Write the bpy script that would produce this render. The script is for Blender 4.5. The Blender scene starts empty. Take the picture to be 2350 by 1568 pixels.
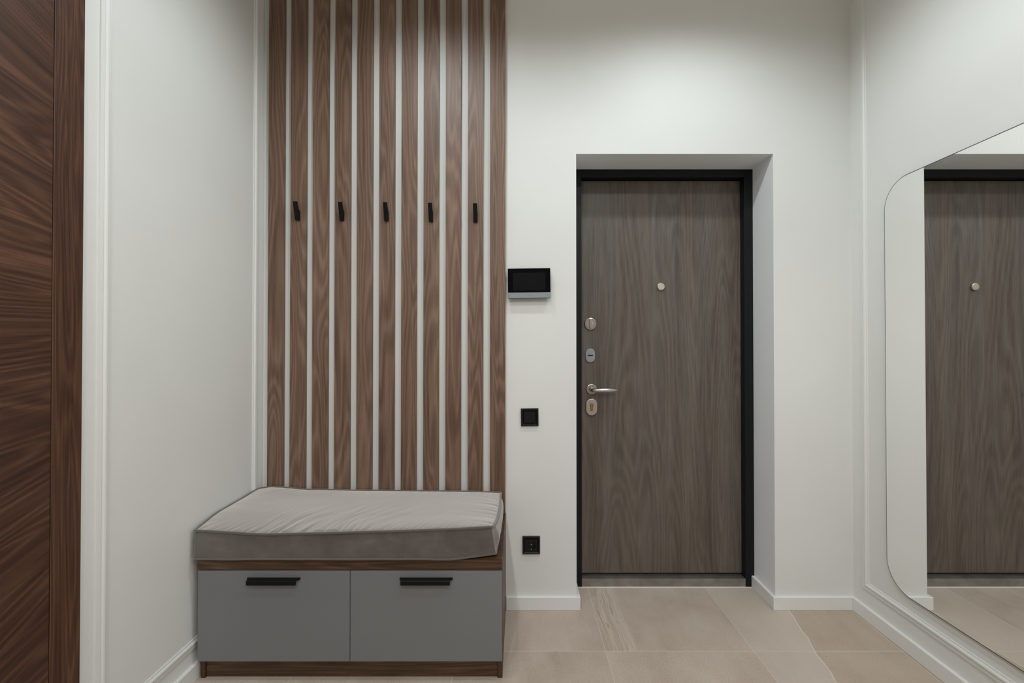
import bpy, bmesh, math, random
from mathutils import Vector, Matrix, noise as mnoise

sc = bpy.context.scene
COL = sc.collection
PI = math.pi

# ------------------------------------------------------------------ helpers
def link_mesh(name, bm, mat=None, parent=None, smooth=False, loc=None):
    me = bpy.data.meshes.new(name)
    bmesh.ops.recalc_face_normals(bm, faces=bm.faces[:])
    bm.to_mesh(me); bm.free()
    if smooth:
        for p in me.polygons: p.use_smooth = True
    o = bpy.data.objects.new(name, me)
    COL.objects.link(o)
    if mat is not None: me.materials.append(mat)
    if loc is not None:
        # mesh was built in world space: move the origin to loc
        me.transform(Matrix.Translation(-Vector(loc)))
        o.location = loc
    if parent is not None:
        o.parent = parent
        if loc is None:
            me.transform(Matrix.Translation(-Vector(parent.matrix_world.translation)))
        else:
            o.location = Vector(loc) - Vector(parent.matrix_world.translation)
    bpy.context.view_layer.update()
    return o

def empty(name, loc, label, cat, group=None, kind=None):
    o = bpy.data.objects.new(name, None)
    o.empty_display_size = .05
    o.location = loc
    COL.objects.link(o)
    tag(o, label, cat, group, kind)
    bpy.context.view_layer.update()
    return o

def tag(o, label=None, cat=None, group=None, kind=None):
    if label: o['label'] = label
    if cat: o['category'] = cat
    if group: o['group'] = group
    if kind: o['kind'] = kind
    return o

def box(bm, x0, x1, y0, y1, z0, z1, bev=0.0, seg=2):
    r = bmesh.ops.create_cube(bm, size=1.0)
    vs = r['verts']
    for v in vs:
        v.co = Vector((x0 + (v.co.x + .5) * (x1 - x0), y0 + (v.co.y + .5) * (y1 - y0), z0 + (v.co.z + .5) * (z1 - z0)))
    if bev > 0:
        es = list({e for v in vs for e in v.link_edges})
        bmesh.ops.bevel(bm, geom=es, offset=bev, segments=seg, profile=.7, affect='EDGES')
    return bm

def new_box(*a, **k):
    return box(bmesh.new(), *a, **k)

def prism(bm, pts, axis, a0, a1):
    """closed 2D polygon extruded along axis. pts are the two other coords in xyz order."""
    def mk(p, a):
        c = [p[0], p[1]]; c.insert(axis, a); return Vector(c)
    lo = [bm.verts.new(mk(p, a0)) for p in pts]
    hi = [bm.verts.new(mk(p, a1)) for p in pts]
    n = len(pts)
    bm.faces.new(lo); bm.faces.new(hi[::-1])
    for i in range(n):
        j = (i + 1) % n
        bm.faces.new((lo[i], hi[i], hi[j], lo[j]))
    return bm

def lathe_y(bm, cx, cz, prof, seg=48, sx=1.0, sz=1.0):
    """surface of revolution about an axis parallel to Y. prof = [(r, y), ...]; closed with caps"""
    rings = []
    for r, y in prof:
        rings.append([bm.verts.new((cx + sx * r * math.cos(2 * PI * k / seg), y, cz + sz * r * math.sin(2 * PI * k / seg))) for k in range(seg)])
    for a, b in zip(rings, rings[1:]):
        for k in range(seg):
            l = (k + 1) % seg
            bm.faces.new((a[k], a[l], b[l], b[k]))
    bm.faces.new(rings[0]); bm.faces.new(rings[-1][::-1])
    return bm

def stadium(w, h, n=14):
    """outline of a vertical rounded escutcheon, w wide, h tall"""
    r = w / 2; s = h / 2 - r; pts = []
    for k in range(n + 1):
        a = PI * k / n
        pts.append((r * math.cos(a), s + r * math.sin(a)))
    for k in range(n + 1):
        a = PI + PI * k / n
        pts.append((r * math.cos(a), -s + r * math.sin(a)))
    return pts

def domed_plate(bm, cx, cz, outline, y_back, thick, bev):
    """plate facing -Y with a rounded front edge"""
    steps = [(0, 0), (0, thick - bev)] + [(bev * (1 - math.cos(a)), thick - bev + bev * math.sin(a)) for a in (PI / 6, PI / 3, PI / 2)]
    rings = []
    for ins, t in steps:
        ring = []
        for x, z in outline:
            l = math.hypot(x, z); f = (l - ins) / l
            ring.append(bm.verts.new((cx + x * f, y_back - t, cz + z * f)))
        rings.append(ring)
    n = len(outline)
    for a, b in zip(rings, rings[1:]):
        for k in range(n):
            l = (k + 1) % n
            bm.faces.new((a[k], a[l], b[l], b[k]))
    bm.faces.new(rings[0]); bm.faces.new(rings[-1][::-1])
    return bm

def tube(bm, pts, r, closed=False, seg=10):
    n = len(pts); rings = []
    up0 = Vector((0, 0, 1))
    for i in range(n):
        if closed:
            t = (pts[(i + 1) % n] - pts[i - 1]).normalized()
        else:
            t = (pts[min(i + 1, n - 1)] - pts[max(i - 1, 0)]).normalized()
        up = up0 if abs(t.dot(up0)) < .95 else Vector((0, 1, 0))
        a = t.cross(up).normalized(); b = a.cross(t).normalized()
        rr = r[i] if isinstance(r, (list, tuple)) else r
        rings.append([bm.verts.new(pts[i] + a * rr * math.cos(2 * PI * k / seg) + b * rr * math.sin(2 * PI * k / seg)) for k in range(seg)])
    m = n if closed else n - 1
    for i in range(m):
        A, B = rings[i], rings[(i + 1) % n]
        for k in range(seg):
            l = (k + 1) % seg
            bm.faces.new((A[k], A[l], B[l], B[k]))
    if not closed:
        bm.faces.new(rings[0]); bm.faces.new(rings[-1][::-1])
    return bm

# ------------------------------------------------------------------ materials
class NB:
    """small node builder"""
    def __init__(self, name):
        self.m = bpy.data.materials.new(name); self.m.use_nodes = True
        self.nt = self.m.node_tree; self.nt.nodes.clear()
        self.out = self.nt.nodes.new('ShaderNodeOutputMaterial')
        self.bsdf = self.nt.nodes.new('ShaderNodeBsdfPrincipled')
        self.nt.links.new(self.bsdf.outputs[0], self.out.inputs[0])
    def link(self, a, b): self.nt.links.new(a, b)
    def set(self, inp, v):
        if hasattr(v, 'is_output') or isinstance(v, bpy.types.NodeSocket): self.link(v, inp)
        else: inp.default_value = v
    def coord(self, which='Object'):
        return self.nt.nodes.new('ShaderNodeTexCoord').outputs[which]
    def math(self, op, a, b=0.0, c=None, clamp=False):
        n = self.nt.nodes.new('ShaderNodeMath'); n.operation = op; n.use_clamp = clamp
        self.set(n.inputs[0], a); self.set(n.inputs[1], b)
        if c is not None: self.set(n.inputs[2], c)
        return n.outputs[0]
    def vmath(self, op, a, b):
        n = self.nt.nodes.new('ShaderNodeVectorMath'); n.operation = op
        self.set(n.inputs[0], a); self.set(n.inputs[1], b)
        return n.outputs[0]
    def sep(self, v):
        n = self.nt.nodes.new('ShaderNodeSeparateXYZ'); self.link(v, n.inputs[0]); return n.outputs
    def comb(self, x, y, z):
        n = self.nt.nodes.new('ShaderNodeCombineXYZ')
        for i, v in enumerate((x, y, z)): self.set(n.inputs[i], v)
        return n.outputs[0]
    def noise(self, v, scale=1.0, detail=2.0, rough=.5, dist=0.0):
        n = self.nt.nodes.new('ShaderNodeTexNoise')
        self.link(v, n.inputs['Vector']); n.inputs['Scale'].default_value = scale
        n.inputs['Detail'].default_value = detail; n.inputs['Roughness'].default_value = rough
        n.inputs['Distortion'].default_value = dist
        return n.outputs['Fac']
    def maprange(self, v, a, b, c=0.0, d=1.0, smooth=False):
        n = self.nt.nodes.new('ShaderNodeMapRange'); n.clamp = True
        if smooth: n.interpolation_type = 'SMOOTHSTEP'
        self.set(n.inputs['Value'], v)
        n.inputs['From Min'].default_value = a; n.inputs['From Max'].default_value = b
        n.inputs['To Min'].default_value = c; n.inputs['To Max'].default_value = d
        return n.outputs['Result']
    def ramp(self, v, stops):
        n = self.nt.nodes.new('ShaderNodeValToRGB'); self.link(v, n.inputs[0])
        e = n.color_ramp.elements
        while len(e) < len(stops): e.new(.5)
        for el, (p, c) in zip(e, stops):
            el.position = p; el.color = (*c, 1)
        return n.outputs[0]
    def mix(self, f, a, b, mode='MIX'):
        n = self.nt.nodes.new('ShaderNodeMix'); n.data_type = 'RGBA'; n.blend_type = mode
        self.set(n.inputs[0], f)
        for i, v in ((6, a), (7, b)):
            if isinstance(v, tuple): v = (*v, 1) if len(v) == 3 else v
            self.set(n.inputs[i], v)
        return n.outputs[2]
    def bump(self, h, strength=.1, dist=.001):
        n = self.nt.nodes.new('ShaderNodeBump'); self.link(h, n.inputs['Height'])
        n.inputs['Strength'].default_value = strength; n.inputs['Distance'].default_value = dist
        self.link(n.outputs[0], self.bsdf.inputs['Normal'])
    def p(self, **k):
        names = dict(color='Base Color', rough='Roughness', metal='Metallic', spec='Specular IOR Level',
                     sheen='Sheen Weight', sheen_rough='Sheen Roughness', coat='Coat Weight', aniso='Anisotropic', ior='IOR',
                     sheen_tint='Sheen Tint', coat_rough='Coat Roughness')
        for q, v in k.items():
            i = self.bsdf.inputs[names[q]]
            if isinstance(v, tuple) and len(v) == 3: v = (*v, 1)
            self.set(i, v)
        return self

def srgb(r, g, b):
    f = lambda c: (c / 255 / 12.92) if c / 255 <= .04045 else ((c / 255 + .055) / 1.055) ** 2.4
    return (f(r), f(g), f(b))

def plain(name, color, rough=.5, **k):
    b = NB(name); b.p(color=color, rough=rough, **k); return b.m

def paint(name, color, rough=.5, spec=.35):
    b = NB(name); v = b.coord('Object')
    n = b.noise(v, 3.0, 3, .5)
    c = b.mix(b.maprange(n, .3, .7, 0, 1), tuple(x * .985 for x in color), tuple(min(1, x * 1.015) for x in color))
    b.p(color=c, rough=rough, spec=spec)
    b.bump(b.noise(v, 260, 2, .5), .06, .0008)
    return b.m

def wood(name, stops, axis=2, ring=(9.0, .55, 16.0), wts=(.34, .36, .3), rough=.42, fan=None, spec=.4, seed=0.0,
         pore=.28, fiber=(5.0, 420.0), use_random=True, tint=None):
    """veneer: nested contour rings + fibres + pores.  axis = grain direction in object space.
    ring = (across scale, along scale, number of contours)"""
    b = NB(name); v = b.coord('Object')
    if use_random:
        oi = b.nt.nodes.new('ShaderNodeObjectInfo')
        off = b.math('MULTIPLY', oi.outputs['Random'], 37.0)
        v = b.vmath('ADD', v, b.comb(b.math('ADD', off, seed), b.math('MULTIPLY', off, 1.7), b.math('MULTIPLY', off, 2.3)))
    else:
        v = b.vmath('ADD', v, (seed, seed * 1.3, seed * .7))
    s = b.sep(v)
    along = s[axis]; oth = [s[i] for i in range(3) if i != axis]
    if fan is not None:
        # grain lines that fan out: across coordinate stretched along the grain
        c0, k, l0 = fan
        e = b.math('EXPONENT', b.math('MULTIPLY', b.math('SUBTRACT', along, l0), k))
        oth[1] = b.math('MULTIPLY', b.math('SUBTRACT', oth[1], c0), e)
    def stretched(a_sc, x_sc):
        return b.comb(b.math('MULTIPLY', oth[0], x_sc), b.math('MULTIPLY', oth[1], x_sc), b.math('MULTIPLY', along, a_sc))
    n1 = b.noise(stretched(ring[1], ring[0]), 1.0, 1.5, .45, .25)
    rings = b.math('MULTIPLY_ADD', b.math('SINE', b.math('MULTIPLY', n1, ring[2] * 2 * PI / 2)), .5, .5)
    rings = b.math('POWER', rings, 1.4)
    fib = b.noise(stretched(fiber[0], fiber[1]), 1.0, 3.0, .6)
    fib2 = b.noise(stretched(fiber[0] * .35, fiber[1] * .22), 1.0, 2.0, .6)
    tone = b.noise(stretched(.9, 14.0), 1.0, 2.0, .5)
    fsum = b.math('MULTIPLY_ADD', b.maprange(fib, .34, .66), .6, b.math('MULTIPLY', b.maprange(fib2, .32, .68), .4))
    val = b.math('MULTIPLY', rings, wts[0])
    val = b.math('MULTIPLY_ADD', fsum, wts[1], val)
    val = b.math('MULTIPLY_ADD', b.maprange(tone, .3, .7), wts[2], val)
    col = b.ramp(val, stops)
    if tint is not None:
        hue = b.noise(stretched(.8, 11.0), 1.0, 3.0, .55, .4)
        col = b.mix(b.maprange(hue, .42, .66, 0, .6, True), col, b.mix(1.0, col, tint, 'MULTIPLY'))
    por = b.noise(stretched(26.0, 1100.0), 1.0, 1.0, .5)
    pf = b.maprange(por, .60, .72, 0, pore)
    col = b.mix(pf, col, tuple(x * .45 for x in stops[0][1]))
    b.p(color=col, rough=b.maprange(fsum, 0, 1, rough - .04, rough + .06), spec=spec)
    b.bump(fsum, .12, .0006)
    return b.m

M = {}
W_REAR = [(.1, (.03, .02, .015)), (.4, (.06, .042, .032)), (.65, (.085, .06, .046)), (.9, (.12, .09, .07))]
M['wall'] = paint('wall_paint', (.735, .74, .72), .55, .2)
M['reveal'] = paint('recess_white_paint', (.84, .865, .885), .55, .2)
M['rear'] = wood('dark_rear_panelling', W_REAR, axis=2, ring=(6.0, .5, 20.0), rough=.5, use_random=False)
M['ceiling'] = paint('ceiling_paint', (.93, .89, .81), .7)
M['moulding'] = plain('moulding_paint', (.745, .75, .73), .4)
M['trim'] = plain('trim_white', (.78, .785, .77), .35)
M['black_metal'] = plain('black_powder_coat', (.004, .0043, .005), .5, spec=.2)
M['black_frame'] = plain('black_door_frame_paint', (.0065, .0072, .009), .42, spec=.25)
M['black_plastic'] = plain('black_plastic', (.009, .009, .0095), .38, spec=.25)
M['black_dark'] = plain('black_recess', (.006, .006, .006), .5)
M['gasket'] = plain('rubber_gasket', (.006, .006, .006), .7)
M['grey_front'] = paint('grey_matt_front', (.203, .208, .214), .5, .35)
M['nickel'] = plain('satin_nickel', (.50, .45, .41), .32, metal=1.0)
M['steel'] = plain('satin_steel', (.48, .48, .47), .3, metal=1.0)
M['chrome'] = plain('bright_nickel', (.62, .56, .47), .42, metal=1.0)
M['silver'] = plain('silver_coat', (.30, .32, .345), .38, metal=.3)
M['nickel_pink'] = plain('satin_rose_nickel', (.56, .47, .42), .38, metal=.85)
M['brass'] = plain('brass', (.45, .32, .12), .35, metal=1.0)
M['sealant'] = plain('white_sealant', (.72, .72, .70), .5)
M['glass_black'] = plain('black_glass', (.004, .004, .005), .06, spec=.12)
M['screen'] = plain('dark_display', (.010, .010, .011), .08, spec=.25)
M['silver_band'] = plain('silver_plastic', (.27, .285, .305), .38, metal=.2)
M['housing'] = plain('dark_housing', (.03, .032, .034), .4)
M['ink'] = plain('grey_ink', (.10, .11, .11), .5)
M['ink_faint'] = plain('faint_grey_ink', (.05, .05, .055), .5)
M['mirror'] = plain('mirror_silver', (.93, .935, .925), 0.0, metal=1.0)
M['mirror_edge'] = plain('polished_glass_edge', (.025, .03, .028), .12, spec=.35)
M['pin'] = plain('zinc_contact', (.6, .6, .6), .3, metal=.9)

W_SLAT = [(.10, srgb(82, 58, 45)), (.36, srgb(104, 79, 64)), (.6, srgb(121, 95, 79)), (.92, srgb(142, 116, 99))]
M['slat'] = wood('walnut_slat_veneer', W_SLAT, axis=2, ring=(9.0, .75, 36.0), rough=.47, wts=(.30, .46, .24), spec=.5)
W_BENCH = [(.12, srgb(48, 30, 18)), (.4, srgb(72, 50, 33)), (.65, srgb(90, 65, 46)), (.92, srgb(114, 87, 66))]
M['bench_wood'] = wood('walnut_bench_board', W_BENCH, axis=0, ring=(14.0, .6, 36.0), rough=.45, wts=(.25, .5, .25), seed=3.0)
M['bench_wood_v'] = wood('walnut_bench_panel', W_BENCH, axis=1, ring=(14.0, .6, 36.0), rough=.45, wts=(.25, .5, .25), seed=5.0)
W_DOOR = [(.10, srgb(43, 22, 12)), (.38, srgb(68, 41, 27)), (.62, srgb(84, 54, 38)), (.92, srgb(112, 78, 58))]
M['door_veneer'] = wood('dark_walnut_fan_veneer', W_DOOR, axis=1, ring=(8.0, .9, 40.0), spec=.5, rough=.44, fan=(.75, .55, 1.3),
                        wts=(.30, .42, .28), seed=1.0, use_random=False, fiber=(7.0, 430.0))
M['casing'] = wood('dark_walnut_casing', [(p_, tuple(q * 1.12 for q in c_)) for p_, c_ in W_DOOR], axis=2, ring=(16.0, .9, 34.0), spec=.5, rough=.44, wts=(.24, .44, .32), seed=8.0, use_random=False)
W_OAK = [(.10, srgb(73, 63, 55)), (.38, srgb(91, 81, 72)), (.62, srgb(102, 93, 84)), (.92, srgb(114, 105, 95))]
M['oak'] = wood('grey_oak_laminate', W_OAK, axis=2, ring=(4.6, .5, 60.0), rough=.40, wts=(.19, .48, .33), tint=(.90, .985, 1.09), seed=4.3, use_random=False, pore=.16,
                fiber=(9.0, 300.0))

def stone():
    b = NB('greige_stone_tile'); v = b.coord('Object'); s = b.sep(v)
    X, Y = s[0], s[1]
    P, X0, Y0 = .596, .3484, 1.840
    tx = b.math('DIVIDE', b.math('SUBTRACT', X, X0), P); ty = b.math('DIVIDE', b.math('SUBTRACT', Y, Y0), P)
    ix = b.math('FLOOR', tx); iy = b.math('FLOOR', ty)
    fx = b.math('SUBTRACT', tx, ix); fy = b.math('SUBTRACT', ty, iy)
    g = .0016 / P
    def edge(f):
        d = b.math('MINIMUM', f, b.math('SUBTRACT', 1.0, f)); return b.math('LESS_THAN', d, g)
    grout = b.math('MAXIMUM', edge(fx), edge(fy))
    wn = b.nt.nodes.new('ShaderNodeTexWhiteNoise'); wn.noise_dimensions = '2D'
    b.link(b.comb(ix, iy, 0.0), wn.inputs['Vector'])
    rnd = wn.outputs['Value']
    # per-tile shift of the cloudy stone figure
    vv = b.vmath('ADD', v, b.comb(b.math('MULTIPLY', ix, 3.7), b.math('MULTIPLY', iy, 1.9), 0.0))
    cloud = b.noise(vv, 4.0, 4, .55, .4)
    veil = b.noise(b.vmath('MULTIPLY', vv, (9.0, 2.2, 1.0)), 1.0, 3, .55, .6)
    speck = b.noise(v, 420, 2, .6)
    speck2 = b.noise(v, 150, 3, .6)
    base = b.ramp(b.math('MULTIPLY_ADD', b.maprange(cloud, .3, .7), .65, b.math('MULTIPLY', b.maprange(veil, .3, .7), .35)),
                  [(.05, srgb(178, 163, 149)), (.45, srgb(194, 180, 167)), (.95, srgb(208, 196, 184))])
    base = b.mix(b.maprange(rnd, 0, 1, 0, .25), base, srgb(186, 172, 157))
    sp = b.math('ADD', b.maprange(speck, .3, .7, -.20, .20), b.maprange(speck2, .3, .7, -.10, .10))
    base = b.mix(1.0, base, b.comb(*[b.math('ADD', 1.0, sp)] * 3), 'MULTIPLY')
    # the band of long wavy veins along the left edge of the tile before the door
    wob = b.noise(b.vmath('MULTIPLY', v, (2.0, 4.0, 1.0)), 1.0, 2.0, .5)
    q = b.math('MULTIPLY_ADD', b.math('SUBTRACT', wob, .5), .065, X)
    band = b.math('MULTIPLY', b.maprange(q, .355, .372, 0, 1, True), b.maprange(q, .470, .482, 1, 0, True))
    band = b.math('MULTIPLY', band, b.maprange(Y, 1.838, 1.841))
    vn = b.noise(b.comb(b.math('MULTIPLY', q, 34.0), b.math('MULTIPLY', Y, 1.8), 0.0), 1.0, 1.5, .5)
    vcol = b.ramp(vn, [(.30, srgb(188, 173, 158)), (.40, srgb(196, 182, 167)), (.425, srgb(160, 141, 122)), (.445, srgb(216, 205, 192)), (.49, srgb(204, 192, 178)), (.55, srgb(206, 195, 182)), (.572, srgb(166, 147, 128)), (.59, srgb(220, 210, 198)), (.64, srgb(206, 195, 183))])
    base = b.mix(b.math('MULTIPLY', band, .75), base, vcol)
    # pale diagonal seam in the tile by the right wall: lighter on its left, browner on its right
    wob2 = b.noise(b.comb(0.0, b.math('MULTIPLY', Y, 9.0), 0.0), 1.0, 2, .5)
    line = b.math('ADD', b.math('MULTIPLY_ADD', b.math('SUBTRACT', Y, 1.8397), .207, 1.193), b.math('MULTIPLY', b.math('SUBTRACT', wob2, .5), .03))
    d = b.math('SUBTRACT', X, line)
    inside = b.maprange(X, .9442, .9448)
    right = b.maprange(d, -.001, .001)
    base = b.mix(b.math('MULTIPLY', inside, b.math('MULTIPLY', b.math('SUBTRACT', 1.0, right), .45)), base, srgb(212, 201, 190))
    base = b.mix(b.math('MULTIPLY', right, .38), base, srgb(178, 160, 139))
    vein = b.maprange(b.math('ABSOLUTE', d), .0012, .0032, .75, 0)
    base = b.mix(vein, base, srgb(228, 220, 210))
    col = b.mix(b.math('MULTIPLY', grout, .8), base, srgb(216, 208, 196))
    b.p(color=b.mix(1.0, col, (.90, .89, .88), 'MULTIPLY'), rough=.52, spec=.35)
    b.bump(b.math('SUBTRACT', b.math('MULTIPLY', speck2, .3), grout), .25, .0008)
    return b.m
M['stone'] = stone()

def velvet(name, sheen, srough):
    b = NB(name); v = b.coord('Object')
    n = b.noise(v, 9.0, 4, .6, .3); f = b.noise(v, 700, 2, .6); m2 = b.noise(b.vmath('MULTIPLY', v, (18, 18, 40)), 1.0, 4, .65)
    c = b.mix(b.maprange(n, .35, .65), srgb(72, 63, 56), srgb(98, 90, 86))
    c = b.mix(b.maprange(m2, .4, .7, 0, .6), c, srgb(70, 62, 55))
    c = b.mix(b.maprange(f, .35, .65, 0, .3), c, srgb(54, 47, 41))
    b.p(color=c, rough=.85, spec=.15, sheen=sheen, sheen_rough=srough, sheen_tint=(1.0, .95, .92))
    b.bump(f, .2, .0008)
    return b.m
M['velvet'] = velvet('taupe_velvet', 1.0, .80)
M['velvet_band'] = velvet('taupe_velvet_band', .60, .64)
M['piping'] = plain('velvet_piping', srgb(84, 74, 66), .8, sheen=.55, sheen_rough=.6)

def threshold_mat():
    b = NB('brushed_threshold_steel'); v = b.coord('Object')
    n = b.noise(b.vmath('MULTIPLY', v, (3.0, 300.0, 400.0)), 1.0, 3, .6)
    p2 = b.noise(v, 14, 3, .5)
    c = b.mix(b.maprange(p2, .35, .65), (.30, .285, .27), (.40, .385, .365))
    b.p(color=c, rough=b.maprange(n, .3, .7, .3, .42), metal=.85)
    return b.m
M['threshold'] = threshold_mat()

# ------------------------------------------------------------------ dimensions (metres, floor z=0, camera over the origin)
XL, XR, YF, YB, ZC = -1.200, 1.564, 2.137, -3.4, 3.12
OX0, OX1, OZ = .2694, 1.1975, 2.133           # door opening in the front wall
YFR, YLEAF = 2.323, 2.366                     # door frame face, leaf face
H = 1.23                                       # eye height

# ------------------------------------------------------------------ room shell
S = 'structure'
tag(link_mesh('floor', new_box(XL - .3, XR + .3, YB - .3, YF + .45, -.08, 0), M['stone']),
    'large greige stone floor tiles with thin pale grout', 'floor', kind=S)
tag(link_mesh('ceiling', new_box(XL - .3, XR + .3, YB - .3, YF + .45, ZC, ZC + .1), M['ceiling']),
    'plain white ceiling over the entrance hall', 'ceiling', kind=S)
bm = bmesh.new()
box(bm, XL - .3, OX0, YF, YF + .33, 0, ZC); box(bm, OX1, XR + .3, YF, YF + .33, 0, ZC); box(bm, OX0, OX1, YF, YF + .33, OZ, ZC)
wf = link_mesh('wall_front', bm, M['wall'])
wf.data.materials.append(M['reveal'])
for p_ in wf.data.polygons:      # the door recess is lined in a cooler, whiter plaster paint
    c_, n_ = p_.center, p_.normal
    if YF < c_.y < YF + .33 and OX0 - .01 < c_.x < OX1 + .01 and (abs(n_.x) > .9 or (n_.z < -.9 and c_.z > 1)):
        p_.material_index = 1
tag(wf, 'off-white wall holding the slats and the deep entrance door recess', 'wall', kind=S)
# left wall, with the opening of the walnut door
DY0, DY1, DZ1 = .30, 1.225, 2.36
bm = bmesh.new()
box(bm, XL - .2, XL, DY1, YF, 0, ZC); box(bm, XL - .2, XL, YB, DY0, 0, ZC); box(bm, XL - .2, XL, DY0, DY1, DZ1, ZC)
tag(link_mesh('wall_left', bm, M['wall']), 'off-white side wall between the walnut door and the slats', 'wall', kind=S)
tag(link_mesh('wall_right', new_box(XR, XR + .2, YB, YF, 0, ZC), M['wall']), 'off-white side wall behind the big mirror', 'wall', kind=S)
tag(link_mesh('wall_rear', new_box(XL - .3, XR + .3, YB - .2, YB, 0, ZC), M['rear']), 'dark brown end wall of the hall facing the entrance door', 'wall', kind=S)

# wall panel mouldings: profile (inset from the outer edge, height off the wall)
PROF = [(0, 0), (0, .0075), (.0105, .0095), (.0118, .0085), (.0128, .005), (.0142, .009), (.0175, .0135), (.0215, .0150),
        (.0255, .0135), (.0285, .0085), (.0300, .0050), (.0315, .0060), (.0355, .0055), (.0370, .0030), (.0370, 0)]
def panel_moulding(name, xw, sgn, y0, y1, z0, z1, label):
    bm = bmesh.new(); rings = []
    for (w, h) in PROF:
        rings.append([bm.verts.new((xw + sgn * h * .60, yy, zz)) for yy, zz in
                      ((y0 + w, z0 + w), (y1 - w, z0 + w), (y1 - w, z1 - w), (y0 + w, z1 - w))])
    for a, b_ in zip(rings, rings[1:]):
        for k in range(4):
            l = (k + 1) % 4
            bm.faces.new((a[k], a[l], b_[l], b_[k]))
    return tag(link_mesh(name, bm, M['moulding']), label, 'wall moulding', kind=S)
panel_moulding('trim_1', XL, 1, 1.2945, 2.0845, .113, 2.97, 'white panel moulding framing the wall beside the walnut door')
panel_moulding('trim_2', XR, -1, .16, 2.0753, .131, 2.97, 'white panel moulding framing the wall around the mirror')

# baseboards
BT, BH = .016, .060
def board(bm, x0, x1, y0, y1): box(bm, x0, x1, y0, y1, 0, BH, .0015, 1)
bm = bmesh.new()
board(bm, -.0600, OX0 + BT, YF - BT, YF); board(bm, OX0, OX0 + BT, YF - .0005, YFR)
tag(link_mesh('baseboard_front', bm, M['trim']), 'short white baseboard between the bench and the door recess', 'baseboard', kind=S)
bm = bmesh.new()
board(bm, OX1 - BT, XR - BT, YF - BT, YF); board(bm, OX1 - BT, OX1, YF - .0005, YFR)
tag(link_mesh('baseboard_corner', bm, M['trim']), 'white baseboard turning into the right side of the door recess', 'baseboard', kind=S)
tag(link_mesh('baseboard_right', new_box(XR - BT, XR, YB, YF, 0, BH, .0015, 1), M['trim']),
    'long white baseboard running under the mirror', 'baseboard', kind=S)
bm = bmesh.new()
board(bm, XL, XL + BT, 1.2435, YF); board(bm, XL, XL + BT, YB, DY0 - .085)
tag(link_mesh('baseboard_left', bm, M['trim']), 'white baseboard running from the walnut door to behind the bench', 'baseboard', kind=S)

# ------------------------------------------------------------------ walnut door in the left wall
d2 = empty('door_2', (XL, (DY0 + DY1) / 2, 0), 'dark walnut interior door with fanned grain, cut off at the photo edge', 'door', kind=S)
o = link_mesh('door_leaf', new_box(XL - .040, XL + .0065, DY0 + .004, 1.1612, .006, 2.30, .0008, 1), M['door_veneer'], d2, loc=(XL, 1.17, 1.28))
bm = bmesh.new()
box(bm, XL - .10, XL + .0078, 1.1626, 1.2430, 0, 2.385, .0010, 1)
box(bm, XL - .10, XL + .0078, DY0 - .08, DY0 + .001, 0, 2.385, .0012, 1)
box(bm, XL - .10, XL + .0078, DY0 + .001, 1.1630, 2.304, 2.385, .0012, 1)
link_mesh('casing', bm, M['casing'], d2)

# ------------------------------------------------------------------ entrance door
d1 = empty('door_1', ((OX0 + OX1) / 2, YFR, 0), 'grey-brown oak entrance door in a thick black frame', 'door', kind=S)
FX0, FX1, FZ = .3204, 1.1526, 2.0934
bm = bmesh.new()
box(bm, OX0, FX0, YFR, YFR + .11, 0, OZ, .004, 3)
box(bm, FX1, OX1, YFR, YFR + .11, 0, OZ, .004, 3)
box(bm, FX0 - .004, FX1 + .004, YFR, YFR + .11, FZ, OZ, .004, 3)
link_mesh('frame', bm, M['black_frame'], d1)
leaf = link_mesh('door_leaf', new_box(FX0 + .002, FX1 + .0005, YLEAF, YLEAF + .07, .052, FZ - .005, .0015, 2), M['oak'], d1, loc=(.738, YLEAF, 1.07))
link_mesh('bottom_seal', new_box(FX0, FX1 + .002, YLEAF + .012, YLEAF + .06, .02, .06), M['gasket'], d1)
bm = bmesh.new()
box(bm, FX0, FX1, YFR + .0005, YLEAF + .02, .002, .0435, .001, 2)
link_mesh('threshold', bm, M['threshold'], d1)
bm = bmesh.new()
box(bm, OX0 + BT, OX1 - BT, YFR - .006, YFR + .002, 0, .0025, .001, 1)
link_mesh('sealant_line', bm, M['sealant'], d1)

# hardware, from the top down
def disc_prof(y, r, t, e):
    return [(r, y), (r, y - t + e), (r - e * .3, y - t + e * .3), (r - e, y - t), (.0005, y - t)]
YL = YLEAF
# spyhole
p = link_mesh('spyhole', lathe_y(bmesh.new(), .7375, 1.5350, [(.0198, YL), (.0198, YL - .006), (.0188, YL - .0095), (.0172, YL - .0105), (.0005, YL - .0105)]), M['chrome'], d1)
link_mesh('cover_pivot', lathe_y(bmesh.new(), .7375, 1.5185, [(.0017, YL - .0100), (.0017, YL - .0115), (.0003, YL - .0118)], 16), M['black_dark'], p)
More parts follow.
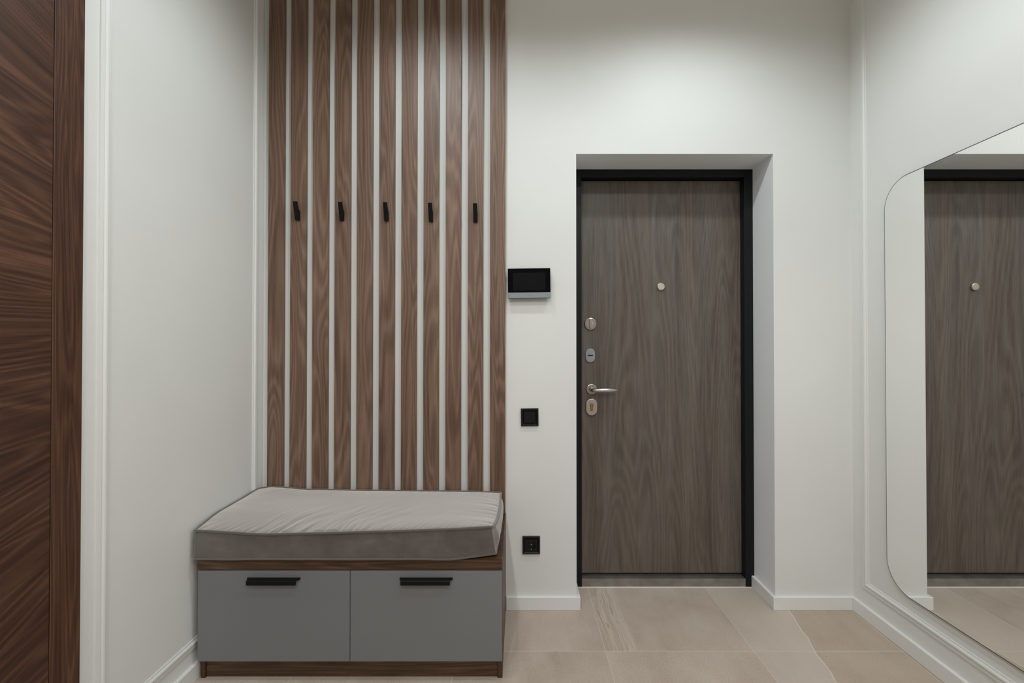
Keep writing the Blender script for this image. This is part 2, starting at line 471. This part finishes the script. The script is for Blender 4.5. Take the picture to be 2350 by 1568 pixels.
# thumb turn
cx, cz = .3711, 1.3421
p = link_mesh('thumb_turn_lock', lathe_y(bmesh.new(), cx, cz, [(.0322, YL), (.0322, YL - .004), (.0305, YL - .0075), (.0275, YL - .009), (.0245, YL - .009),
              (.0238, YL - .0075), (.0228, YL - .0075), (.0220, YL - .0092), (.0005, YL - .0092)]), M['nickel'], d1)
bm = bmesh.new()
out = [(-.0022, -.0235), (.0022, -.0235), (.0032, -.010), (.0034, .010), (.0026, .022), (0, .0245), (-.0026, .022), (-.0034, .010), (-.0032, -.010)]
prism(bm, [(cx - .002 + a, cz + b_) for a, b_ in out], 1, YL - .0225, YL - .009)
link_mesh('turn_knob', bm, M['nickel'], p)
bm = bmesh.new()
for sx in (-1, 1):
    lathe_y(bm, cx - .001 + sx * .0125, cz + .002, [(.0030, YL - .0090), (.0030, YL - .0105), (.0022, YL - .0108), (.0019, YL - .0098), (.0004, YL - .0098)], 20)
link_mesh('screw_pair', bm, M['chrome'], p)
# oval key escutcheon
cx, cz = .3700, 1.1778
p = link_mesh('oval_escutcheon', domed_plate(bmesh.new(), cx, cz, stadium(.0500, .0730), YL, .008, .0035), M['silver'], d1)
bm = bmesh.new()
prism(bm, [(cx + a, cz + b_) for a, b_ in [(-.0135, -.0022), (-.003, -.0028), (0, -.0042), (.003, -.0028), (.0140, -.0022), (.0140, .0026),
      (.003, .0030), (.0008, .0042), (-.002, .0030), (-.0135, .0026)]], 1, YL - .0086, YL - .0075)
link_mesh('keyhole', bm, M['black_dark'], p)
# lever handle
cx, cz = .3762, 1.0030
p = link_mesh('lever_handle', lathe_y(bmesh.new(), cx, cz, [(.0275, YL), (.0275, YL - .006), (.0262, YL - .009), (.0235, YL - .010), (.0130, YL - .010), (.0115, YL - .013), (.0005, YL - .013)]), M['nickel'], d1)
pts = [(0, -.010), (0, -.030), (.002, -.040), (.007, -.0475), (.015, -.0515), (.026, -.0530), (.045, -.0535), (.065, -.0530), (.085, -.0520),
       (.102, -.0510), (.116, -.0500), (.124, -.0495), (.1275, -.0493)]
rad = [.0105, .0098, .0090, .0088, .0090, .0096, .0108, .0116, .0114, .0098, .0072, .0048, .0024]
link_mesh('lever', tube(bmesh.new(), [Vector((cx + a, YL + b_, cz - .0015)) for a, b_ in pts], rad, seg=24), M['steel'], p, smooth=True)
# cylinder escutcheon
cx, cz = .3755, .9110
p = link_mesh('cylinder_escutcheon', domed_plate(bmesh.new(), cx, cz, stadium(.0605, .0890), YL, .012, .005), M['nickel_pink'], d1)
def keyhole(r, w, d):
    pts = []
    a0 = math.asin(w / r)
    for k in range(17):
        a = -PI / 2 + a0 + (2 * PI - 2 * a0) * k / 16
        pts.append((r * math.cos(a), r * math.sin(a)))
    pts += [(-w, -d), (w, -d)]
    return pts
bm = bmesh.new(); prism(bm, [(cx + a, cz + .0085 + b_) for a, b_ in keyhole(.0098, .0062, .0265)], 1, YL - .0125, YL - .0115)
kp = link_mesh('keyhole_rim', bm, M['black_dark'], p)
bm = bmesh.new(); prism(bm, [(cx + .0005 + a, cz + .0085 + b_) for a, b_ in keyhole(.0078, .0045, .0240)], 1, YL - .0130, YL - .0120)
link_mesh('brass_cylinder', bm, M['brass'], p)

# ------------------------------------------------------------------ walnut battens and coat hooks
BX0, BP, BW, BD = -1.1700, .10350, .0714, .020
ORD = ['first', 'second', 'third', 'fourth', 'fifth', 'sixth', 'seventh', 'eighth', 'ninth', 'tenth', 'eleventh']
HOOKN = {1: 'carrying the leftmost black hook', 3: 'carrying the second black hook', 5: 'carrying the middle black hook',
         7: 'carrying the fourth black hook', 9: 'carrying the rightmost black hook'}
proto = None
for i in range(11):
    x0 = BX0 + BP * i
    if proto is None:
        proto = link_mesh('wooden_batten', new_box(x0, x0 + BW, YF - BD, YF, .447, ZC, .0012, 2), M['slat'], loc=(x0 + BW / 2, YF, 1.7))
        b = proto
    else:
        b = proto.copy(); COL.objects.link(b); b.location.x = x0 + BW / 2
    extra = HOOKN.get(i, 'beside the left side wall' if i == 0 else 'end batten nearest the intercom' if i == 10 else
                      'without a hook, between the %s and %s battens' % (ORD[i - 1], ORD[i + 1]))
    tag(b, '%s walnut wall batten from the left, %s' % (ORD[i], extra), 'batten', 'vertical walnut battens on the front wall')

def hook_mesh():
    bm = bmesh.new()
    w = .0095
    # side profile (y towards the room is negative, z): foot flat on the batten, blade leaning out at the top
    prof = [(0, -.040), (-.0095, -.0405), (-.0330, .0395), (-.0275, .0408), (-.0150, .0085), (-.0040, .0040), (0, .0025)]
    prism(bm, prof, 0, -w, w)
    bmesh.ops.bevel(bm, geom=bm.edges[:], offset=.0008, segments=2, affect='EDGES', profile=.7)
    return bm
HZ = [1.8530, 1.8508, 1.8488, 1.8462, 1.8440]
HLAB = ['leftmost black coat hook, highest of the row on the battens', 'second black coat hook from the left on the battens',
        'middle black coat hook of the five on the battens', 'fourth black coat hook from the left on the battens',
        'rightmost black coat hook, on the tenth batten']
hp = None
for k in range(5):
    hx = BX0 + BP * (1 + 2 * k) + BW / 2 + .0005
    if hp is None:
        hp = link_mesh('coat_hook', hook_mesh(), M['black_metal']); h = hp
    else:
        h = hp.copy(); COL.objects.link(h)
    h.location = (hx, YF - BD, HZ[k])
    tag(h, HLAB[k], 'coat hook', 'black coat hooks on the battens')

# ------------------------------------------------------------------ storage bench
BXL, BXR, BYF, BYB = -1.1774, -.0612, 1.673, YF
bench = empty('storage_bench', ((BXL + BXR) / 2, BYF, 0), 'low walnut shoe bench with two grey drawers under the cushion', 'bench')
link_mesh('bench_top', new_box(BXL, BXR - .0005, BYF, BYB, .408, .4463, .001, 2), M['bench_wood'], bench, loc=((BXL + BXR) / 2, BYF, .42))
for nm, xa, xb in (('a', BXL, BXL + .018), ('b', BXR - .018, BXR)):
    link_mesh('side_panel', new_box(xa, xb, BYF + .019, BYB, .001, .4075, .0008, 1), M['bench_wood_v'], bench, loc=((xa + xb) / 2, 1.9, .2))
link_mesh('plinth', new_box(BXL + .0185, BXR - .0185, BYF + .024, BYF + .042, .004, .085, .0008, 1), M['bench_wood'], bench, loc=(-.62, BYF + .03, .04))
link_mesh('carcass_back', new_box(BXL + .0185, BXR - .0185, BYB - .02, BYB - .004, .02, .405), M['black_dark'], bench)
DZ = (.0735, .4045)
dspan = [(BXL + .001, -.6197), (-.6175, BXR - .0012)]
HXC = [-.8972, -.3394]
for (xa, xb), hx, side in zip(dspan, HXC, ('left', 'right')):
    dr = link_mesh('drawer', new_box(xa, xb, BYF + .001, BYF + .0185, DZ[0], DZ[1], .0012, 2), M['grey_front'], bench, loc=((xa + xb) / 2, BYF, .24))
    # black edge pull: flange against the drawer, plate running out, lip turned down; ends swept in
    bm = bmesh.new()
    yb, yf = BYF + .001, BYF - .0225
    zt, zl = .3795, .3620
    secs = []
    L0, L1 = .0970, .0895
    nx = 4
    rows = [(yb, zt, L0), (yb - .004, zt + .0003, L0), (yb - .009, zt, (L0 * .55 + L1 * .45)), (yb - .015, zt - .0005, L1 + .0006), (yf + .002, zt - .001, L1), (yf, zt - .003, L1), (yf, zl + .001, L1), (yf + .001, zl, L1 - .001)]
    back = [(yf + .0035, zl, L1 - .001), (yf + .0042, zl + .001, L1), (yf + .0042, zt - .0050, L1), (yb - .0150, zt - .0052, L1 + .0006), (yb - .009, zt - .0050, (L0 * .55 + L1 * .45)), (yb - .004, zt - .0060, L0), (yb, zt - .0060, L0)]
    loop = rows + back
    A = [bm.verts.new((hx - l, y, z)) for y, z, l in loop]; B = [bm.verts.new((hx + l, y, z)) for y, z, l in loop]
    n = len(loop)
    for i in range(n):
        j = (i + 1) % n
        bm.faces.new((A[i], A[j], B[j], B[i]))
    bm.faces.new(A[::-1]); bm.faces.new(B)
    bmesh.ops.triangulate(bm, faces=[f for f in bm.faces if len(f.verts) > 4])
    link_mesh('handle', bm, M['black_metal'], dr)

# ------------------------------------------------------------------ cushion
def lerp(a, b, t): return a + (b - a) * t
def curve(pts, t):
    for (t0, v0), (t1, v1) in zip(pts, pts[1:]):
        if t <= t1:
            k = (t - t0) / (t1 - t0); k = k * k * (3 - 2 * k) * .5 + k * .5
            return lerp(v0, v1, k)
    return pts[-1][1]
CY0, CY1 = 1.6655, 2.105
def Fp(u):  # front top seam
    return Vector((lerp(-1.1815, -.1000, u), CY0 - .004 * math.sin(PI * u) + .002 * u, curve([(0, .5540), (.24, .5415), (.40, .5455), (.62, .5520), (.85, .5590), (1, .5665)], u)))
def Bp(u):  # back top seam
    return Vector((lerp(-1.1840, -.0855, u), CY1 - .028 * max(0, 1 - u / .04) ** 1.5 - .004 * max(0, (u - .96) / .04), curve([(0, .5770), (.05, .5765), (.2, .5640), (.45, .5590), (.8, .5560), (1, .5510)], u)))
def Lp(v):
    e = lerp(0, 1, v)
    P = Fp(0).lerp(Bp(0), v); P.x -= .0085 * math.sin(PI * v) ** .6; P.z = curve([(0, .5540), (.35, .5690), (.7, .5705), (1, .5770)], v); return P
def Rp(v):
    P = Fp(1).lerp(Bp(1), v); P.x += .0125 * math.sin(PI * min(1, v * 1.0)) ** .7 * (1 - .55 * v); P.z = curve([(0, .5665), (.3, .5560), (.7, .5530), (1, .5510)], v); return P
def coons(u, v):
    p = (1 - v) * Fp(u) + v * Bp(u) + (1 - u) * Lp(v) + u * Rp(v)
    q = (1 - u) * (1 - v) * Fp(0) + u * (1 - v) * Fp(1) + (1 - u) * v * Bp(0) + u * v * Bp(1)
    return p - q
def nz(x, y, s): return mnoise.noise(Vector((x, y, s)))
def bumpy(P, u, v):
    d = v * .44; dr = (1 - u) * 1.09; db = (1 - v) * .44; dl = u * 1.09
    inner = min(1, d / .012) * min(1, dr / .012) * min(1, db / .012) * min(1, dl / .012)
    edge = (1 - math.exp(-d / .035)) * (1 - math.exp(-dr / .035)) * (1 - math.exp(-db / .035)) * (1 - math.exp(-dl / .035))
    z = .010 * edge
    q = P.x - .40 * d - .02 * nz(P.x * 6, d * 9, 8.8)
    folds = (nz(q * 30, d * 5.0, 1.3) + .7 * (1 - 2.2 * abs(nz(q * 46, d * 7.0, 6.1)))) * (.55 + .9 * nz(P.x * 9, d * 8, 2.9))
    z += .0078 * math.exp(-d / .085) * folds * math.exp(-((P.x + .78) / .26) ** 2) * 1.4
    z += .0032 * math.exp(-d / .035) * nz(q * 80, d * 4, 4.7)
    z += .0026 * math.exp(-((d - .13) / .09) ** 2) * nz((P.x - .8 * d) * 22, d * 4, 9.1) * math.exp(-((P.x + .62) / .3) ** 2)
    z += .0024 * math.exp(-db / .06) * nz((P.x + .75 * db) * 48, db * 5, 2.2)
    z += .0040 * math.exp(-dr / .05) * nz((P.y - .25 * dr) * 62, dr * 6, 6.6)
    z += .0020 * math.exp(-dl / .05) * nz(P.y * 30, dl * 8, 3.3)
    z += .0022 * edge * nz(P.x * 5, P.y * 7, 5.5)
    return z * inner
NU, NV, NH = 300, 130, 14
bm = bmesh.new()
top = [[None] * (NV + 1) for _ in range(NU + 1)]
for i in range(NU + 1):
    for j in range(NV + 1):
        u, v = i / NU, j / NV
        P = coons(u, v); P = P + Vector((0, 0, bumpy(P, u, v)))
        top[i][j] = bm.verts.new(P)
for i in range(NU):
    for j in range(NV):
        bm.faces.new((top[i][j], top[i + 1][j], top[i + 1][j + 1], top[i][j + 1]))
ring_ij = [(i, 0) for i in range(NU)] + [(NU, j) for j in range(NV)] + [(i, NV) for i in range(NU, 0, -1)] + [(0, j) for j in range(NV, 0, -1)]
def bottom_pt(u, v):
    x = lerp(-1.1830, -.0860, u); y = lerp(1.6600, 2.100, v)
    lift = max(0, 1 - math.hypot((u - 1) * 1.1, v * .44) / .16)
    y += .036 * (lift ** 1.3); 
    z = .4515 + .0035 * lift
    return Vector((x, y, z))
bm2 = bmesh.new()
cols = []
for (i, j) in ring_ij:
    u, v = i / NU, j / NV
    T = top[i][j].co.copy(); Bt = bottom_pt(u, v)
    if j == 0: nrm = Vector((0, -1, 0)); w = min(1, u / .03, (1 - u) / .015); amp = .003
    elif j == NV: nrm = Vector((0, 1, 0)); w = min(1, u / .03, (1 - u) / .03); amp = .002
    elif i == NU: nrm = Vector((1, 0, 0)); w = min(1, v / .10, (1 - v) / .10); amp = .0155
    else: nrm = Vector((-1, 0, 0)); w = min(1, v / .05, (1 - v) / .05); amp = .003
    w = max(0, w); w = w * w * (3 - 2 * w)
    col = [bm2.verts.new(T)]
    for h in range(1, NH + 1):
        t = h / NH
        P = T.lerp(Bt, t)
        P += nrm * amp * w * math.sin(PI * t) ** .8
        P += nrm * .0022 * math.sin(PI * t) * nz(P.x * 6 + P.y * 6, P.z * 14, 7.7) * w
        P += nrm * .0009 * math.sin(PI * t) * nz(P.x * 26 + P.y * 26, P.z * 9, 1.1) * w
        col.append(bm2.verts.new(P))
    cols.append(col)
m = len(cols)
for k in range(m):
    a, b_ = cols[k], cols[(k + 1) % m]
    for h in range(NH):
        bm2.faces.new((a[h], a[h + 1], b_[h + 1], b_[h]))
bm2.faces.new([c[-1] for c in cols])
top_path = [c[0].co + Vector((0, 0, .0005)) for c in cols]
bot_path = [c[-1].co + Vector((0, 0, .0012)) for c in cols]
cc = Vector((-.64, 1.885, .5))
top_path = [p + Vector(((p.x - cc.x), (p.y - cc.y), 0)).normalized() * .0018 for p in top_path]
bot_path = [p + Vector(((p.x - cc.x), (p.y - cc.y), 0)).normalized() * .0012 for p in bot_path]
def wav(p, i, a): return p + Vector((0, 0, a * mnoise.noise(Vector((p.x * 9, p.y * 9, i)))))
bot_path = [wav(p, 3.0, .0016) for p in bot_path]
cush = empty('seat_cushion', (-.63, 1.885, .4463), 'thick taupe velvet box cushion with piped edges on the bench', 'cushion')
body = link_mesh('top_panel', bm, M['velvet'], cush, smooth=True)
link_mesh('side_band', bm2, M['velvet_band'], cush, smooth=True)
for nm, path, r in (('top_piping', top_path, .0042), ('bottom_piping', bot_path, .0030)):
    link_mesh(nm, tube(bmesh.new(), path, r, True, 10), M['piping'], cush, smooth=True)

# ------------------------------------------------------------------ intercom
ICX, ICZ, IY = .0472, 1.5180, YF - .034
ic = empty('video_intercom', (ICX, YF, ICZ), 'black glass video intercom monitor with silver strip beside the battens', 'intercom')
bm = bmesh.new()
box(bm, ICX - .0985, ICX + .0985, IY + .0015, IY + .0165, ICZ - .069, ICZ + .069, .0022, 3)
link_mesh('housing', bm, M['housing'], ic)
link_mesh('mounting_bracket', new_box(ICX - .080, ICX + .080, IY + .016, YF - .0002, ICZ - .055, ICZ + .055, .001, 1), M['housing'], ic)
g = link_mesh('glass_front', new_box(ICX - .0985, ICX + .0985, IY, IY + .004, ICZ - .0425, ICZ + .069, .0008, 2), M['glass_black'], ic)
link_mesh('display', new_box(ICX - .0750, ICX + .0750, IY - .0003, IY + .001, ICZ - .0330, ICZ + .0490), M['screen'], g)
sb = link_mesh('silver_strip', new_box(ICX - .0982, ICX + .0982, IY - .0004, IY + .006, ICZ - .0680, ICZ - .0430, .0010, 2), M['silver_band'], ic)
def lettering(name, body_, size, loc, mat, parent, spacing=1.0):
    cu = bpy.data.curves.new(name, 'FONT'); cu.body = body_; cu.size = size; cu.align_x = 'CENTER'; cu.align_y = 'CENTER'
    cu.extrude = .0001; cu.space_character = spacing
    t = bpy.data.objects.new(name, cu); COL.objects.link(t)
    t.rotation_euler = (PI / 2, 0, 0); t.location = loc
    bpy.context.view_layer.update()
    dg = bpy.context.evaluated_depsgraph_get()
    me = bpy.data.meshes.new_from_object(t.evaluated_get(dg))
    me.transform(t.matrix_world)
    bpy.data.objects.remove(t); bpy.data.curves.remove(cu)
    bm = bmesh.new(); bm.from_mesh(me); bpy.data.meshes.remove(me)
    return link_mesh(name, bm, mat, parent)
lettering('brand_lettering', 'HIKVISION', .0042, (ICX + .0005, IY - .0006, ICZ - .0545), M['ink'], sb, 1.05)
link_mesh('microphone_hole', lathe_y(bmesh.new(), ICX + .0848, ICZ - .0545, [(.0011, IY - .0003), (.0011, IY - .0007), (.0002, IY - .0007)], 12), M['black_dark'], sb)
ic.rotation_euler = (0, math.radians(-.8), 0)

# ------------------------------------------------------------------ light switch and socket
def plate_frame(bm, cx, cz, w, y, t, inner):
    """square frame with a shallow bevel falling to the inner opening"""
    def sq(r, yy): return [bm.verts.new((cx + sx * r, yy, cz + sz * r)) for sx, sz in ((-1, -1), (1, -1), (1, 1), (-1, 1))]
    rings = [sq(w, y), sq(w, y - t * .75), sq(w - .0015, y - t), sq(inner + .0045, y - t), sq(inner, y - t * .55), sq(inner, y - t * .1)]
    for a, b_ in zip(rings, rings[1:]):
        for k in range(4):
            l = (k + 1) % 4
            bm.faces.new((a[k], a[l], b_[l], b_[k]))
    bm.faces.new(rings[0]); bm.faces.new(rings[-1][::-1])
    return bm
SX, SZ = .0502, .8940
sw = empty('light_switch', (SX, YF, SZ), 'square black one-gang rocker light switch below the intercom', 'light switch')
link_mesh('frame_plate', plate_frame(bmesh.new(), SX, SZ, .0410, YF, .0105, .0285), M['black_plastic'], sw)
bm = new_box(SX - .0272, SX + .0272, YF - .0100, YF - .001, SZ - .0265, SZ + .0265, .0012, 2)
link_mesh('rocker', bm, M['black_plastic'], sw)
bm = new_box(SX + .0185, SX + .0265, YF - .0107, YF - .0104, SZ - .0372, SZ - .0354)
link_mesh('maker_mark', bm, M['ink_faint'], sw)
sw.rotation_euler = (0, math.radians(-.7), 0)
KX, KZ = .0573, .2975
so = empty('power_socket', (KX, YF, KZ), 'square black power socket low on the wall beside the bench', 'socket')
link_mesh('frame_plate', plate_frame(bmesh.new(), KX, KZ, .0408, YF, .0105, .0300), M['black_plastic'], so)
bm = bmesh.new()
seg = 48
out = []
R = .0290
sqp = []
for k in range(seg):
    a = 2 * PI * k / seg; c, s = math.cos(a), math.sin(a); f = R / max(abs(c), abs(s)); sqp.append((c * f, s * f))
rings = []
for f_, y in ((None, YF - .002), (None, YF - .0085), (.0205, YF - .0090), (.0198, YF - .0086), (.0192, YF - .0010)):
    rings.append([bm.verts.new((KX + (sqp[k][0] if f_ is None else f_ * math.cos(2 * PI * k / seg)), y,
                                KZ + (sqp[k][1] if f_ is None else f_ * math.sin(2 * PI * k / seg)))) for k in range(seg)])
for a, b_ in zip(rings, rings[1:]):
    for k in range(seg):
        l = (k + 1) % seg
        bm.faces.new((a[k], a[l], b_[l], b_[k]))
bm.faces.new(rings[-1][::-1])
ins = link_mesh('insert', bm, M['black_plastic'], so)
for s in (-1, 1):
    bm = lathe_y(bmesh.new(), KX + s * .0095, KZ, [(.0026, YF - .0015), (.0026, YF - .0008), (.0003, YF - .0008)], 16)
    link_mesh('pin_hole', bm, M['black_dark'], ins)
    z0 = KZ + s * .0182
    bm = new_box(KX - .0016, KX + .0016, YF - .0084, YF - .001, min(z0, z0 + s * .0013) , max(z0, z0 + s * .0013), .0003, 1)
    link_mesh('earth_clip', bm, M['pin'], ins)
link_mesh('centre_screw', lathe_y(bmesh.new(), KX, KZ + .0015, [(.0026, YF - .001), (.0026, YF - .0030), (.0003, YF - .0034)], 18), M['pin'], ins)
bm = new_box(KX + .0190, KX + .0270, YF - .0107, YF - .0104, KZ - .0372, KZ - .0356)
link_mesh('maker_mark', bm, M['ink_faint'], so)

# ------------------------------------------------------------------ mirror
MX, MY0, MY1, MZ0, MZ1, MR = 1.5530, .58, 1.9303, .2235, 1.9165, .117
def rrect(ins):
    pts = []; r = MR - ins
    for (cy, cz, a0) in ((MY1 - MR, MZ1 - MR, 0), (MY0 + MR, MZ1 - MR, PI / 2), (MY0 + MR, MZ0 + MR, PI), (MY1 - MR, MZ0 + MR, 1.5 * PI)):
        for k in range(25):
            a = a0 + PI / 2 * k / 24
            pts.append((cy + r * math.cos(a), cz + r * math.sin(a)))
    return pts
mi = empty('frameless_mirror', (XR, (MY0 + MY1) / 2, MZ0), 'big frameless mirror with rounded corners on the right wall', 'mirror')
bm = bmesh.new()
ra = [[bm.verts.new((x, y, z)) for y, z in rrect(i)] for x, i in ((MX + .006, 0), (MX + .0010, 0), (MX + .0002, .0007), (MX + .0001, .0034), (MX + .0004, .0040))]
for a, b_ in zip(ra, ra[1:]):
    for k in range(len(a)):
        l = (k + 1) % len(a); bm.faces.new((a[k], a[l], b_[l], b_[k]))
bm.faces.new(ra[0])
link_mesh('polished_edge', bm, M['mirror_edge'], mi)
bm = bmesh.new()
bm.faces.new([bm.verts.new((MX, y, z)) for y, z in rrect(.0033)][::-1])
r = bmesh.ops.extrude_face_region(bm, geom=bm.faces[:])
for v in [e for e in r['geom'] if isinstance(e, bmesh.types.BMVert)]: v.co.x += .0012
link_mesh('mirror_glass', bm, M['mirror'], mi)
link_mesh('mounting_board', new_box(MX + .006, XR, MY0 + .12, MY1 - .12, MZ0 + .12, MZ1 - .12), M['housing'], mi)

# ------------------------------------------------------------------ lights: ceiling spots along the hall, plus an added fill pair
def spot(name, x, y, power, color=(1, 1, 1), size=136, blend=.55, radius=.045, z=3.05, tilt=(0, 0)):
    L = bpy.data.lights.new(name, 'SPOT'); L.energy = power; L.color = color
    L.spot_size = math.radians(size); L.spot_blend = blend; L.shadow_soft_size = radius
    o = bpy.data.objects.new(name, L); COL.objects.link(o); o.location = (x, y, z)
    o.rotation_euler = (math.radians(tilt[0]), math.radians(tilt[1]), 0)
    return o
COOL = (.95, 1.0, 1.0)
WARM = (1.0, .95, .88)
# two tracks of spots hung just below the ceiling, heads at 2.88 m; the wider rear pair is added as unseen ambient fill
HL = 2.88
for x, pa, pb, pc in ((-.40, 20.5, 18.5, 48), (.76, 28, 18.5, 41)):
    spot('ceiling_or_fill_spot', x, 1.42, pa, (.89, .98, 1.0), size=164, blend=.62, z=HL)
    spot('ceiling_or_fill_spot', x, .62, pb, (.95, .985, 1.0), size=152, blend=.38, z=HL)
    spot('ceiling_or_fill_spot', x, -.70, pc, (.985, .98, .97), size=154, blend=.40, z=HL)
for x in (-.40, .75):
    spot('ceiling_or_fill_spot', x, -2.30, 37, (.97, .985, 1.0), size=165, blend=.40, z=3.0)

w = bpy.data.worlds.new('hall'); sc.world = w; w.use_nodes = True
w.node_tree.nodes['Background'].inputs[0].default_value = (.02, .02, .02, 1)

# ------------------------------------------------------------------ camera (16 mm lens, principal point 16 px off)
cam = bpy.data.cameras.new('camera'); co = bpy.data.objects.new('camera', cam); COL.objects.link(co)
cam.sensor_fit = 'HORIZONTAL'; cam.sensor_width = 36.0
cam.lens = 36.0 * 1044 / 2350
cam.shift_x = -16 / 2350
co.location = (0, 0, H)
co.rotation_euler = (PI / 2 + math.atan(9 / 1044), 0, 0)
cam.clip_start = .02
sc.camera = co

sc.view_settings.view_transform = 'Standard'
sc.view_settings.look = 'None'
sc.view_settings.gamma = 1.0
sc.view_settings.use_curve_mapping = False
sc.view_settings.exposure = -0.02
sc.cycles.use_denoising = True
sc.cycles.max_bounces = 10
sc.cycles.diffuse_bounces = 7
sc.cycles.glossy_bounces = 4
